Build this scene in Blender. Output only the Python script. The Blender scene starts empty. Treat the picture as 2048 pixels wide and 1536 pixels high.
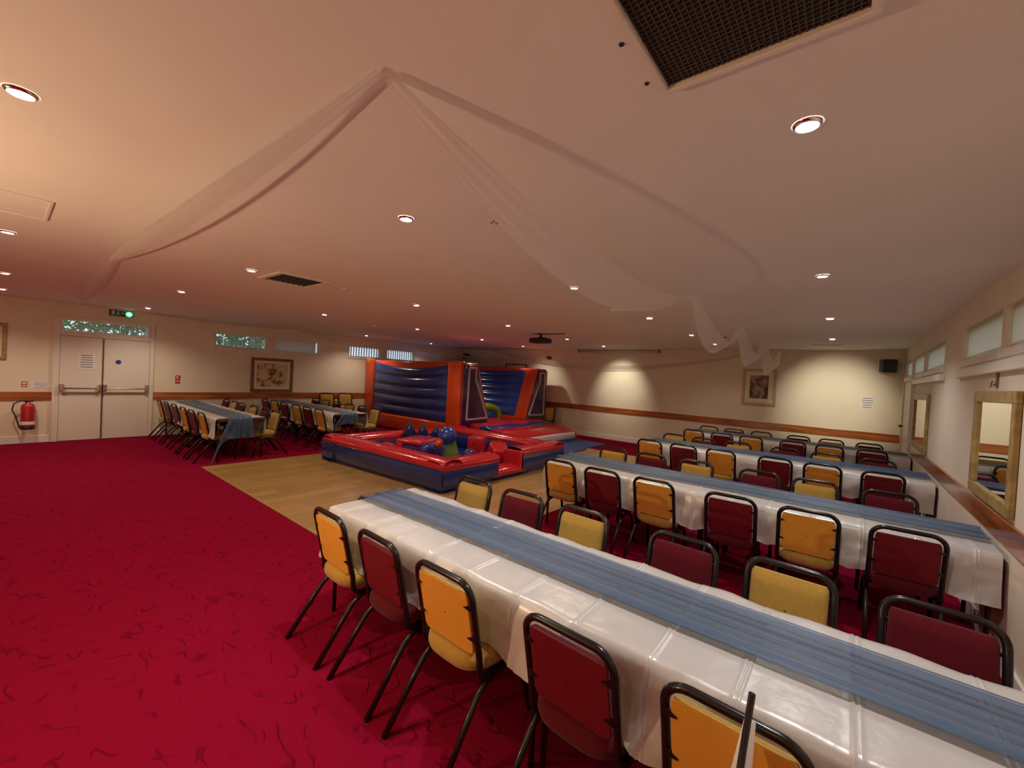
import bpy, bmesh, math, random
from mathutils import Vector, Matrix, noise
random.seed(7)
SC = bpy.context.scene
COL = SC.collection
R = math.radians
# ------------------------------------------------------------------ camera, world, exposure
CAM_H, F_PX = 1.75, 830.73
YAW, PITCH, ROLL = 0.6808, -0.0188, 0.0539
fw = Vector((-math.sin(YAW)*math.cos(PITCH), math.cos(YAW)*math.cos(PITCH), math.sin(PITCH)))
r0 = Vector((math.cos(YAW), math.sin(YAW), 0)); u0 = r0.cross(fw)
rt = r0*math.cos(ROLL)+u0*math.sin(ROLL); up = -r0*math.sin(ROLL)+u0*math.cos(ROLL)
cam = bpy.data.cameras.new('camera'); cam.sensor_fit = 'HORIZONTAL'; cam.sensor_width = 36
cam.lens = F_PX/2048*36; cam.clip_start = .02; cam.clip_end = 200
co = bpy.data.objects.new('camera', cam); COL.objects.link(co)
M3 = Matrix((rt, up, -fw)).transposed()
co.matrix_world = Matrix.Translation((0, 0, CAM_H)) @ M3.to_4x4()
SC.camera = co
w = bpy.data.worlds.new('sky'); SC.world = w; w.use_nodes = True
w.node_tree.nodes['Background'].inputs[0].default_value = (.68, .82, 1, 1)
w.node_tree.nodes['Background'].inputs[1].default_value = 1.4
SC.view_settings.view_transform = 'Standard'; SC.view_settings.look = 'None'
SC.view_settings.gamma = 1; SC.view_settings.use_curve_mapping = False
SC.view_settings.exposure = 0.12
SPOT_W = 62          # ceiling downlights
UPLIGHT_W = 150       # warm floor uplighter standing left of the camera
WARM, COOL, AMBER = (1, .82, .62), (.96, .97, 1), (1, .70, .42)
# room measures
XL, XR, YB, YF, H = -11.944, .8675, 11.623, -5.0, 2.7067
D0, D1 = .811, .971
# ------------------------------------------------------------------ materials
MATS = {}
def mat(name, col, rough=.5, metal=0., spec=.5, emit=0., var=0., scale=8., bump=0., bscale=60., stretch=None,
        trans=0., coat=0., sheen=0., subs=None, transl=0., alpha=1.):
    if name in MATS: return MATS[name]
    m = bpy.data.materials.new(name); m.use_nodes = True; nt = m.node_tree; n = nt.nodes; l = nt.links
    b = n['Principled BSDF']; c4 = (*col, 1)
    b.inputs['Base Color'].default_value = c4; b.inputs['Roughness'].default_value = rough
    b.inputs['Metallic'].default_value = metal; b.inputs['Specular IOR Level'].default_value = spec
    if emit: b.inputs['Emission Color'].default_value = c4; b.inputs['Emission Strength'].default_value = emit
    if trans: b.inputs['Transmission Weight'].default_value = trans
    if coat: b.inputs['Coat Weight'].default_value = coat; b.inputs['Coat Roughness'].default_value = .08
    if sheen: b.inputs['Sheen Weight'].default_value = sheen
    if var or bump:
        tc = n.new('ShaderNodeTexCoord'); mp = n.new('ShaderNodeMapping'); l.new(tc.outputs['Object'], mp.inputs[0])
        if stretch: mp.inputs['Scale'].default_value = stretch
    if var:
        t = n.new('ShaderNodeTexNoise'); t.inputs['Scale'].default_value = scale; t.inputs['Detail'].default_value = 6
        l.new(mp.outputs[0], t.inputs['Vector'])
        rp = n.new('ShaderNodeValToRGB'); rp.color_ramp.elements[0].position = .3; rp.color_ramp.elements[1].position = .7
        rp.color_ramp.elements[0].color = (*[max(0, x*(1-var)) for x in col], 1)
        rp.color_ramp.elements[1].color = (*[min(1, x*(1+var)) for x in col], 1)
        l.new(t.outputs['Fac'], rp.inputs[0]); l.new(rp.outputs[0], b.inputs['Base Color'])
    if bump:
        t2 = n.new('ShaderNodeTexNoise'); t2.inputs['Scale'].default_value = bscale; t2.inputs['Detail'].default_value = 4
        l.new(mp.outputs[0], t2.inputs['Vector'])
        bp = n.new('ShaderNodeBump'); bp.inputs['Strength'].default_value = bump; bp.inputs['Distance'].default_value = .02
        l.new(t2.outputs['Fac'], bp.inputs['Height']); l.new(bp.outputs[0], b.inputs['Normal'])
    if transl or alpha < 1:
        out = n['Material Output']; sh = b
        if transl:
            tl = n.new('ShaderNodeBsdfTranslucent'); tl.inputs[0].default_value = c4
            mx = n.new('ShaderNodeMixShader'); mx.inputs[0].default_value = transl
            l.new(b.outputs[0], mx.inputs[1]); l.new(tl.outputs[0], mx.inputs[2]); sh = mx
        if alpha < 1:
            tp = n.new('ShaderNodeBsdfTransparent'); m2 = n.new('ShaderNodeMixShader'); m2.inputs[0].default_value = alpha
            l.new(tp.outputs[0], m2.inputs[1]); l.new(sh.outputs[0], m2.inputs[2]); sh = m2
        l.new(sh.outputs[0], out.inputs[0])
    MATS[name] = m; return m
m_wall = mat('cream_wall', (.78, .69, .54), .6, var=.03, scale=2, bump=.08, bscale=180)
m_ceil = mat('ceiling_paint', (.85, .81, .76), .75, var=.02, scale=1.5, bump=.06, bscale=220)
m_white = mat('white_gloss_paint', (.82, .78, .70), .35)
m_door = mat('door_paint', (.74, .68, .60), .45)
m_pine = mat('varnished_pine', (.36, .105, .025), .22, var=.45, scale=2.2, stretch=(9, .7, 9), coat=.4)
m_pine_x = mat('varnished_pine_x', (.36, .105, .025), .22, var=.45, scale=2.2, stretch=(.7, 9, 9), coat=.4)
m_black = mat('black_enamel_tube', (.010, .007, .006), .28, spec=.4, coat=.15)
m_blackp = mat('black_plastic', (.015, .015, .018), .45)
m_grey = mat('grey_grille', (.10, .085, .07), .6, metal=.3)
m_chrome = mat('chrome', (.75, .70, .66), .15, metal=1)
m_yfab = mat('mustard_fabric', (.42, .255, .045), .9, spec=.2, var=.08, scale=60, sheen=.3, bump=.1, bscale=400)
m_yback = mat('mustard_vinyl', (.72, .34, .04), .55, var=.05, scale=12)
m_rfab = mat('crimson_fabric', (.095, .003, .009), .9, spec=.2, var=.1, scale=60, sheen=.08, bump=.1, bscale=400)
m_rback = mat('maroon_vinyl', (.15, .005, .012), .5, var=.06, scale=12)
m_frost = mat('roller_blind', (.86, .82, .72), .7, transl=.62)
m_glass = mat('window_glass', (.9, .97, .95), .03, alpha=.18)
m_slat = mat('blind_slat', (.80, .80, .78), .6, transl=.35)
m_mirror = mat('mirror_glass', (.80, .80, .76), .02, metal=1)
m_gold = mat('gilt_wood', (.36, .24, .08), .4, var=.3, scale=14, bump=.2, bscale=50)
m_palewood = mat('pale_wood', (.52, .36, .20), .45, var=.25, scale=10, stretch=(8, 1, 1))
m_brownwood = mat('brown_wood_frame', (.20, .11, .045), .45, var=.3, scale=10)
m_mount = mat('picture_mount', (.80, .69, .52), .8)
m_paper = mat('white_paper', (.80, .76, .74), .8)
m_ink = mat('ink', (.10, .09, .14), .8)
m_red = mat('signal_red', (.42, .015, .02), .35)
m_bluesign = mat('blue_sign', (.02, .06, .25), .4)
# carpet : crimson pile with carved squiggles
def carpet():
    m = mat('crimson_carpet', (.40, .006, .040), .95, spec=.02); nt = m.node_tree; n = nt.nodes; l = nt.links; b = n['Principled BSDF']
    tc = n.new('ShaderNodeTexCoord'); mp = n.new('ShaderNodeMapping'); mp.inputs['Rotation'].default_value = (0, 0, .5); mp.inputs['Scale'].default_value = (1, 1.9, 1)
    l.new(tc.outputs['Object'], mp.inputs[0])
    ns = n.new('ShaderNodeTexNoise'); ns.inputs['Scale'].default_value = 4.2; ns.inputs['Detail'].default_value = 1; ns.inputs['Distortion'].default_value = .35
    l.new(mp.outputs[0], ns.inputs['Vector'])
    rp = n.new('ShaderNodeValToRGB'); e = rp.color_ramp.elements
    e[0].position = .475; e[0].color = (1, 1, 1, 1); e[1].position = .525; e[1].color = (1, 1, 1, 1)
    k = rp.color_ramp.elements.new(.5); k.color = (0, 0, 0, 1)
    l.new(ns.outputs['Fac'], rp.inputs[0])
    gate = n.new('ShaderNodeTexNoise'); gate.inputs['Scale'].default_value = 7.5; gate.inputs['Detail'].default_value = 1
    l.new(tc.outputs['Object'], gate.inputs['Vector'])
    g2 = n.new('ShaderNodeValToRGB'); g2.color_ramp.elements[0].position = .50; g2.color_ramp.elements[0].color = (1, 1, 1, 1)
    g2.color_ramp.elements[1].position = .60; g2.color_ramp.elements[1].color = (0, 0, 0, 1)
    l.new(gate.outputs['Fac'], g2.inputs[0])
    mx = n.new('ShaderNodeMath'); mx.operation = 'MAXIMUM'; l.new(rp.outputs[0], mx.inputs[0]); l.new(g2.outputs[0], mx.inputs[1])
    fine = n.new('ShaderNodeTexNoise'); fine.inputs['Scale'].default_value = 90; l.new(tc.outputs['Object'], fine.inputs['Vector'])
    ad = n.new('ShaderNodeMath'); ad.operation = 'MULTIPLY_ADD'; ad.inputs[1].default_value = .35; l.new(fine.outputs['Fac'], ad.inputs[0]); l.new(mx.outputs[0], ad.inputs[2])
    bp = n.new('ShaderNodeBump'); bp.inputs['Strength'].default_value = .55; bp.inputs['Distance'].default_value = .02
    l.new(ad.outputs[0], bp.inputs['Height']); l.new(bp.outputs[0], b.inputs['Normal'])
    cm = n.new('ShaderNodeMix'); cm.data_type = 'RGBA'; cm.inputs[6].default_value = (.14, .0025, .014, 1); cm.inputs[7].default_value = (.205, .0035, .023, 1)
    l.new(mx.outputs[0], cm.inputs[0]); l.new(cm.outputs[2], b.inputs['Base Color'])
    return m
m_carpet = carpet()
m_lam = [mat('laminate_%s' % k, c, .3, var=.16, scale=3, stretch=(12, .8, 1), coat=.3) for k, c in
         zip('abc', [(.37, .215, .072), (.41, .24, .085), (.33, .19, .062)])]
def satin():
    m = mat('white_satin', (.59, .56, .52), .33, spec=.6, sheen=.15, metal=.10, bump=.26, bscale=9)
    return m
m_satin = satin()
m_runner = mat('blue_organza', (.05, .115, .215), .5, sheen=.2, transl=.10, alpha=.62)
m_tulle = mat('white_tulle', (.92, .90, .88), .7, transl=.5, alpha=.62)
PVC = dict(rough=.22, coat=.4, var=.10, scale=3, bump=.12, bscale=7)
m_pblue = mat('pvc_blue', (.020, .036, .17), **PVC)
m_pnavy = mat('pvc_royal_blue', (.015, .055, .30), **PVC)
m_pred = mat('pvc_red', (.50, .012, .022), **PVC)
m_porange = mat('pvc_orange', (.56, .055, .008), **PVC)
m_pbright = mat('pvc_bright_orange', (.85, .26, .02), **PVC)
m_ppurple = mat('pvc_purple', (.055, .012, .085), **PVC)
m_pwhite = mat('pvc_white', (.75, .73, .72), **PVC)
m_pgreen = mat('pvc_lime', (.25, .50, .02), **PVC)
m_pdgreen = mat('pvc_leaf_green', (.09, .17, .03), **PVC)
m_pgrey = mat('pvc_lilac_tape', (.50, .42, .48), .5)
m_lampw = mat('lamp_lens', (1, .92, .80), .3, emit=60)
m_lampa = mat('lamp_lens_amber', (1, .72, .40), .3, emit=60)
m_leaf = mat('leaf', (.10, .25, .06), .6, var=.5, scale=3, transl=.35)
m_bark = mat('bark', (.10, .07, .05), .9)
# ------------------------------------------------------------------ mesh helpers
class MB:
    def __init__(s): s.v = []; s.f = []
    def add(s, vs, fs):
        o = len(s.v); s.v += [tuple(p) for p in vs]; s.f += [tuple(i+o for i in q) for q in fs]; return s
    def box(s, a, b):
        (x0, y0, z0), (x1, y1, z1) = a, b
        return s.add([(x0,y0,z0),(x1,y0,z0),(x1,y1,z0),(x0,y1,z0),(x0,y0,z1),(x1,y0,z1),(x1,y1,z1),(x0,y1,z1)],
                     [(0,3,2,1),(4,5,6,7),(0,1,5,4),(1,2,6,5),(2,3,7,6),(3,0,4,7)])
    def tube(s, pts, r, n=8, cap=True):
        pts = [Vector(p) for p in pts]; rings = []; prev = None
        rr = r if isinstance(r, (list, tuple)) else [r]*len(pts)
        for i, p in enumerate(pts):
            d = (pts[min(i+1, len(pts)-1)]-pts[max(i-1, 0)]).normalized()
            if prev is None:
                a = d.orthogonal().normalized()
            else:
                a = (prev-d*prev.dot(d)).normalized()
            prev = a; b = d.cross(a)
            rings.append([p+(a*math.cos(2*math.pi*k/n)+b*math.sin(2*math.pi*k/n))*rr[i] for k in range(n)])
        vs = [q for g in rings for q in g]; fs = []
        for i in range(len(pts)-1):
            for k in range(n): fs.append((i*n+k, i*n+(k+1) % n, (i+1)*n+(k+1) % n, (i+1)*n+k))
        if cap: fs += [tuple(range(n-1, -1, -1)), tuple((len(pts)-1)*n+k for k in range(n))]
        return s.add(vs, fs)
    def lathe(s, prof, n=20, c=(0, 0, 0), ax='z'):
        vs = []; fs = []
        for (r, z) in prof:
            for k in range(n):
                a = 2*math.pi*k/n; p = (r*math.cos(a), r*math.sin(a), z)
                if ax == 'y': p = (p[0], p[2], p[1])
                if ax == 'x': p = (p[2], p[0], p[1])
                vs.append((c[0]+p[0], c[1]+p[1], c[2]+p[2]))
        for i in range(len(prof)-1):
            for k in range(n): fs.append((i*n+k, i*n+(k+1) % n, (i+1)*n+(k+1) % n, (i+1)*n+k))
        return s.add(vs, fs)
    def ball(s, c, r, n=20, m=12, sq=(1, 1, 1)):
        return s.lathe([(max(1e-4, math.sin(math.pi*i/m))*r, -math.cos(math.pi*i/m)*r) for i in range(m+1)], n, (0, 0, 0)) and s._mv(c, sq, n*(m+1))
    def _mv(s, c, sq, k):
        for i in range(len(s.v)-k, len(s.v)):
            p = s.v[i]; s.v[i] = (p[0]*sq[0]+c[0], p[1]*sq[1]+c[1], p[2]*sq[2]+c[2])
        return s
    def grid(s, P, close=False):
        nu, nv = len(P), len(P[0]); vs = [q for row in P for q in row]; fs = []
        for i in range(nu-1):
            for j in range(nv-1): fs.append((i*nv+j, (i+1)*nv+j, (i+1)*nv+j+1, i*nv+j+1))
        return s.add(vs, fs)
    def prism(s, poly, axis, a, b):
        n = len(poly); vs = []
        for t in (a, b):
            for (p, q) in poly:
                vs.append({'x': (t, p, q), 'y': (p, t, q), 'z': (p, q, t)}[axis])
        fs = [tuple(range(n)), tuple(range(2*n-1, n-1, -1))] + [(i, i+n, (i+1) % n+n, (i+1) % n) for i in range(n)]
        return s.add(vs, fs)
    def mesh(s, name, m, smooth=False, bevel=0, seg=2, fix=True):
        me = bpy.data.meshes.new(name); me.from_pydata(s.v, [], s.f)
        if fix or bevel:
            bm = bmesh.new(); bm.from_mesh(me)
            if fix: bmesh.ops.recalc_face_normals(bm, faces=bm.faces)
            if bevel: bmesh.ops.bevel(bm, geom=list(bm.edges), offset=bevel, segments=seg, profile=.5, affect='EDGES', clamp_overlap=True)
            bm.to_mesh(me); bm.free()
        me.materials.append(m)
        if smooth: me.shade_smooth()
        me.update(); return me
    def build(s, name, m, parent=None, **k):
        o = bpy.data.objects.new(name, s.mesh(name, m, **k)); COL.objects.link(o)
        if parent: o.parent = parent
        return o
def tag(o, label=None, cat=None, group=None, kind=None):
    if label: o['label'] = label
    if cat: o['category'] = cat
    if group: o['group'] = group
    if kind: o['kind'] = kind
    return o
def thing(name, loc, rz=0, label=None, cat=None, group=None, kind=None):
    o = bpy.data.objects.new(name, None); COL.objects.link(o); o.location = loc; o.rotation_euler = (0, 0, rz); o.empty_display_size = .1
    return tag(o, label, cat, group, kind)
def link(name, me, parent, loc=(0, 0, 0), rot=(0, 0, 0)):
    o = bpy.data.objects.new(name, me); COL.objects.link(o); o.parent = parent; o.location = loc; o.rotation_euler = rot; return o
def copy_tree(o, parent=None):
    c = o.copy(); COL.objects.link(c); c.parent = parent
    for ch in list(o.children): copy_tree(ch, c)
    return c
def box(name, a, b, m, parent=None, bevel=0, seg=2, smooth=False):
    return MB().box(a, b).build(name, m, parent, bevel=bevel, seg=seg, smooth=smooth)
def wall(name, axis, pos, u0, u1, z0, z1, holes, thick, m):
    """slab with rectangular openings; front face at pos, thickness away from the room (sign of thick)"""
    us = sorted({u0, u1, *[h[0] for h in holes], *[h[1] for h in holes]}); zs = sorted({z0, z1, *[h[2] for h in holes], *[h[3] for h in holes]})
    def inh(u, z): return any(h[0] < u < h[1] and h[2] < z < h[3] for h in holes)
    mb = MB(); P = (lambda t, u, z: (t, u, z)) if axis == 'x' else (lambda t, u, z: (u, t, z))
    for i in range(len(us)-1):
        for j in range(len(zs)-1):
            if inh((us[i]+us[i+1])/2, (zs[j]+zs[j+1])/2): continue
            for t in (pos, pos+thick):
                mb.add([P(t, us[i], zs[j]), P(t, us[i+1], zs[j]), P(t, us[i+1], zs[j+1]), P(t, us[i], zs[j+1])], [(0, 1, 2, 3)])
    for (a, b, c, d) in list(holes)+[(u0, u1, z0, z1)]:
        for (p, q) in (((a, c), (b, c)), ((b, c), (b, d)), ((b, d), (a, d)), ((a, d), (a, c))):
            mb.add([P(pos, *p), P(pos, *q), P(pos+thick, *q), P(pos+thick, *p)], [(0, 1, 2, 3)])
    return tag(mb.build(name, m, fix=False), kind='structure')
# ------------------------------------------------------------------ room shell
fl = box('floor', (XL-.2, YF-.2, -.1), (XR+.2, YB+.2, 0), m_carpet)
tag(fl, 'crimson carpet with carved squiggle pattern', kind='structure')
cl = box('ceiling', (XL-.2, YF-.2, H), (XR+.2, YB+.2, H+.1), m_ceil); tag(cl, 'flat off-white ceiling', kind='structure')
LW = [(3.26, 4.43, 2.07, 2.44), (4.62, 5.83, 2.07, 2.44), (6.74, 7.85, 2.07, 2.44), (8.09, 9.22, 2.07, 2.44)]
TR = (.72, 2.06, 2.15, 2.42)
RW = [(2.2, 3.55, 2.14, 2.46), (3.6, 4.66, 2.14, 2.46), (4.72, 6.10, 2.14, 2.46), (7.10, 8.72, 2.14, 2.46), (8.84, 10.25, 2.14, 2.46), (10.40, 11.35, 2.14, 2.46)]
tag(wall('wall_left', 'x', XL, YF-.2, YB+.2, 0, H, LW+[TR], -.2, m_wall), 'cream wall with double doors and high windows')
tag(wall('wall_right', 'x', XR, YF-.2, YB+.2, 0, H, RW, .2, m_wall), 'cream wall with mirrors and high blinds')
tag(wall('wall_back', 'y', YB, XL, XR, 0, H, [], .2, m_wall), 'cream far wall behind the inflatable castle')
tag(wall('wall_front', 'y', YF, XL, XR, 0, H, [], -.2, m_wall), 'cream wall behind the camera')
# skirting and dado boards
def board(name, a, b, m, lab): return tag(box(name, a, b, m, bevel=.006), lab, kind='structure')
DY0, DY1 = .64, 2.14
board('baseboard_left', (XL, YF, 0), (XL+.02, DY0, .14), m_white, 'white skirting left of the double doors')
board('baseboard_left', (XL, DY1, 0), (XL+.02, YB, .14), m_white, 'white skirting right of the double doors')
board('baseboard_back', (XL, YB-.02, 0), (XR, YB, .14), m_white, 'white skirting of the far wall')
board('baseboard_right', (XR-.02, YF, 0), (XR, YB, .14), m_white, 'white skirting of the mirror wall')
board('trim_1', (XL, YF, D0), (XL+.022, DY0, D1), m_pine, 'varnished pine dado board left of the doors')
board('trim_2', (XL, DY1, D0), (XL+.022, YB, D1), m_pine, 'varnished pine dado board below the left windows')
board('trim_3', (XL, YB-.022, D0), (XR, YB, D1), m_pine_x, 'varnished pine dado board on the far wall')
board('trim_4', (XR-.022, YF, D0), (XR, 9.72, D1), m_pine, 'varnished pine dado board below the mirrors')
board('trim_5', (XR-.05, YF, 1.97), (XR, 6.12, 2.05), m_white, 'white ledge below the near blinds')
board('trim_6', (XR-.05, 7.0, 1.97), (XR, 10.0, 2.05), m_white, 'white ledge below the far blinds')
# dance floor of laminate planks
DX0, DX1, DYa, DYb = -8.04, -2.95, 2.12, 9.5
df = box('dance_floor', (DX0, DYa, .0005), (DX1, DYb, .004), m_lam[2]); tag(df, 'laminate dance floor set into the carpet', kind='structure')
PW, PL = .1935, 1.28
pm = [MB().box((-PW/2+.0015, -PL/2+.0015, 0), (PW/2-.0015, PL/2-.0015, .006)).mesh('plank', m) for m in m_lam]
nx = int(round((DX1-DX0)/((DX1-DX0)/26))); pw = (DX1-DX0)/nx; ny = 6; pl = (DYb-DYa)/ny
for i in range(nx):
    off = [0, .5, .25, .75][i % 4]
    cuts = [DYa]+[DYa+pl*(k+off) for k in range(ny) if k+off > .05]+[DYb]
    for k in range(len(cuts)-1):
        a, b = cuts[k], cuts[k+1]
        if b-a < .05: continue
        o = link('plank', random.choice(pm), df, (DX0+pw*(i+.5), (a+b)/2, .004)); o.scale = (pw/PW, (b-a)/PL, 1)
for nm, a, b in (('edge_strip', (DX0-.03, DYa-.03, 0), (DX1+.03, DYa, .012)), ('edge_strip', (DX0-.03, DYb, 0), (DX1+.03, DYb+.03, .012)),
                 ('edge_strip', (DX0-.03, DYa, 0), (DX0, DYb, .012)), ('edge_strip', (DX1, DYa, 0), (DX1+.03, DYb, .012))):
    box(nm, a, b, m_lam[1], df)
# ------------------------------------------------------------------ windows, doors
def frame_x(mb, x0, x1, y0, y1, z0, z1, t):
    mb.box((x0, y0, z0), (x1, y1, z0+t)); mb.box((x0, y0, z1-t), (x1, y1, z1)); mb.box((x0, y0, z0+t), (x1, y0+t, z1-t)); mb.box((x0, y1-t, z0+t), (x1, y1, z1-t)); return mb
def slats(par, x, y0, y1, z0, z1, step, wd, ang):
    me = MB().box((-wd/2, -.001, 0), (wd/2, .001, z1-z0)).mesh('slat', m_slat)
    n = int((y1-y0)/step)
    for k in range(n): link('slat', me, par, (x, y0+step*(k+.5), z0), (0, 0, math.pi/2+ang))
LWL = ['left-hand window beside the doors, leafy tree behind open slats', 'high window right of the leafy one, pale nearly closed slats',
       'high window left above the castle, blue sky between slats', 'rightmost high window above the castle, narrow bright slats']
for i, (a, b, c, d) in enumerate(LW):
    t = thing('window_%d' % (i+1), (0, 0, 0), 0, LWL[i], kind='structure')
    frame_x(MB(), XL-.12, XL-.06, a, b, c, d, .045).build('frame', m_white, t)
    box('glass', (XL-.095, a+.04, c+.04), (XL-.09, b-.04, d-.04), m_glass, t)
    box('sill', (XL-.06, a-.03, c-.035), (XL+.03, b+.03, c), m_white, t, bevel=.005)
    box('headrail', (XL-.05, a+.01, d-.03), (XL-.015, b-.01, d), m_white, t)
    slats(t, XL-.032, a+.03, b-.03, c+.01, d-.03, .089, .10 if i == 1 else .084, [R(78), R(4), R(88), R(84)][i])
t = thing('window_5', (0, 0, 0), 0, 'transom window above the double doors', kind='structure')
frame_x(MB(), XL-.12, XL+.012, TR[0], TR[1], TR[2], TR[3], .04).build('frame', m_white, t)
box('glass', (XL-.095, TR[0]+.04, TR[2]+.04), (XL-.09, TR[1]-.04, TR[3]-.04), m_glass, t)
slats(t, XL-.05, TR[0]+.72, TR[1]-.04, TR[2]+.04, TR[3]-.04, .089, .08, R(70))
RWL = ['roller blind window nearest the camera', 'second blind window from the camera', 'blind window above the large near mirror, left pane',
       'broad blind window above the far mirror', 'blind window above the far door', 'blind window nearest the far corner']
for i, (a, b, c, d) in enumerate(RW):
    t = thing('window_%d' % (i+6), (0, 0, 0), 0, RWL[i], kind='structure')
    frame_x(MB(), XR+.05, XR+.11, a, b, c, d, .04).build('frame', m_white, t)
    box('glass', (XR+.085, a+.03, c+.03), (XR+.09, b-.03, d-.03), m_glass, t)
    box('blind', (XR+.03, a+.02, c+.035), (XR+.033, b-.02, d), m_frost, t)
    MB().tube([(XR+.03, a+.02, c+.035), (XR+.03, b-.02, c+.035)], .008, 8).build('bottom_bar', m_white, t)
    MB().prism([(XR-.012, c-.07), (XR+.1, c+.01), (XR+.1, c-.07)], 'y', a-.02, b+.02).build('sill', m_white, t) if 0 else \
        box('sill', (XR-.012, a-.02, c-.06), (XR+.03, b+.02, c+.004), m_white, t, bevel=.004)
# double doors
t = thing('door_1', (0, 0, 0), 0, 'pale double fire doors with push bars', kind='structure')
fr = MB(); fr.box((XL, DY0, 0), (XL+.05, DY0+.09, 2.46)); fr.box((XL, DY1-.075, 0), (XL+.05, DY1, 2.46)); fr.box((XL, DY0+.09, 2.075), (XL+.05, DY1-.075, 2.15)); fr.box((XL, DY0+.09, 2.42), (XL+.05, DY1-.075, 2.46))
fr.build('door_frame', m_door, t, bevel=.006)
MIDY = 1.335
for k, (a, b) in enumerate(((DY0+.093, MIDY-.004), (MIDY+.004, DY1-.078))):
    lf = box('door_leaf', (XL+.004, a, .008), (XL+.032, b, 2.072), m_door, t, bevel=.004)
    s = -1 if k == 0 else 1
    box('kick_strip', (XL+.032, a+.04, .905), (XL+.036, b-.04, .96), m_brownwood if 0 else mat('door_strip_tan', (.42, .33, .26), .5), lf)  # darker tan strip across each leaf
    MB().tube([(XL+.10, a+.01, 1.045), (XL+.10, b-.01, 1.045)], .014, 10).build('push_bar', mat('bronze_bar', (.22, .16, .12), .3, metal=.8), lf)
    for yy in (a+.03, b-.035):
        box('bar_bracket', (XL+.03, yy-.03, .99), (XL+.115, yy+.03, 1.13), m_chrome if abs(yy-MIDY) < .2 else mat('bracket_tan', (.40, .30, .24), .4, metal=.4), lf, bevel=.012)
MB().tube([(XL+.045, MIDY, .02), (XL+.045, MIDY, 2.06)], .011, 8).build('meeting_bolt', mat('bronze_bar', (.22, .16, .12)), t)
def notice(name, wallax, pos, u0, u1, z0, z1, lines, label, cat, sgn):
    t = thing(name, (0, 0, 0), 0, label, cat); e = .003*sgn
    def bx(n, a, b, c, d, o0, o1, m):
        lo, hi = sorted((pos+o0*sgn, pos+o1*sgn))
        return box(n, (lo, a, c), (hi, b, d), m, t) if wallax == 'x' else box(n, (a, lo, c), (b, hi, d), m, t)
    bx('sheet', u0, u1, z0, z1, .001, .004, m_paper)
    h = z1-z0
    for k in range(lines):
        zz = z1-h*(k+.9)/(lines+.8); ww = random.uniform(.55, .85)*(u1-u0); uc = (u0+u1)/2
        bx('print_line', uc-ww/2, uc+ww/2, zz-h*.022, zz+h*.022, .004, .0045, m_ink)
    return t
notice('paper_notice', 'x', XL+.032, .98, 1.22, 1.43, 1.75, 6, 'printed paper notice taped to the left fire door', 'notice', 1)
notice('paper_notice', 'x', XL, .38, .62, 1.01, 1.17, 4, 'paper notice on wall above the fire extinguisher', 'notice', 1)
notice('paper_notice', 'y', YB, .21, .43, 1.45, 1.73, 5, 'white paper notice on the far wall below the loudspeaker', 'notice', -1)
o = MB().lathe([(.0001, .004), (.045, .004), (.045, 0)], 24, (XL+.033, 1.565, 1.60), 'x').build('door_sign', m_bluesign); tag(o, 'round blue sign on the right fire door', 'sign')
def redsign(y0, z0, lab):
    t = thing('fire_sign', (XL, y0, z0), 0, lab, 'sign')
    box('plate', (.001, 0, 0), (.005, .09, .085), m_red, t); box('plate', (.001, 0, -.1), (.005, .09, -.01), m_red, t)
    box('pictogram', (.005, .02, .015), (.006, .05, .07), m_paper, t); box('print_line', (.005, .015, -.06), (.006, .075, -.04), m_paper, t)
redsign(2.53, 1.27, 'small red fire point sign right of the double doors')
t = thing('safety_sign', (XL, .26, 1.06), 0, 'small red and white safety card beside the paper notice', 'sign')
box('plate', (.001, 0, 0), (.004, .07, .1), m_red, t); box('print_line', (.004, .01, .055), (.005, .06, .085), m_paper, t); box('print_line', (.004, .01, .015), (.005, .06, .035), m_paper, t)
# exit sign
t = thing('exit_sign', (XL+.02, 1.40, 2.56), 0, 'lit exit sign above the double doors with glowing green arrow', 'sign')
m_ex = mat('exit_dark', (.03, .06, .035), .4); m_eg = mat('exit_green', (.02, .9, .22), .4, emit=2.2); m_exw = mat('exit_pictogram', (.55, .62, .52), .5)
box('housing', (.0, 0, 0), (.05, .36, .125), m_ex, t, bevel=.006)
box('door_pictogram', (.05, .03, .02), (.052, .075, .105), m_exw, t)
mb = MB(); mb.box((.05, .115, .05), (.052, .145, .085)); mb.box((.05, .12, .088), (.052, .14, .106)); mb.box((.05, .10, .02), (.052, .122, .05)); mb.box((.05, .14, .025), (.052, .165, .045)); mb.build('running_figure', m_exw, t)
mb = MB(); mb.prism([(.18, .062), (.205, .09), (.205, .034)], 'x', .05, .052); mb.box((.05, .205, .055), (.052, .235, .07)); mb.build('arrow', m_exw, t)
MB().lathe([(.0001, .012), (.05, .012), (.055, 0)], 24, (.05, .30, .055), 'x').build('green_lens', m_eg, t)
mb = MB(); mb.box((.062, .288, .02), (.064, .312, .09)); mb.box((.062, .262, .043), (.064, .338, .067)); mb.build('cross_mark', mat('exit_cross', (.6, 1, .7), .4, emit=2.5), t)
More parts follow.
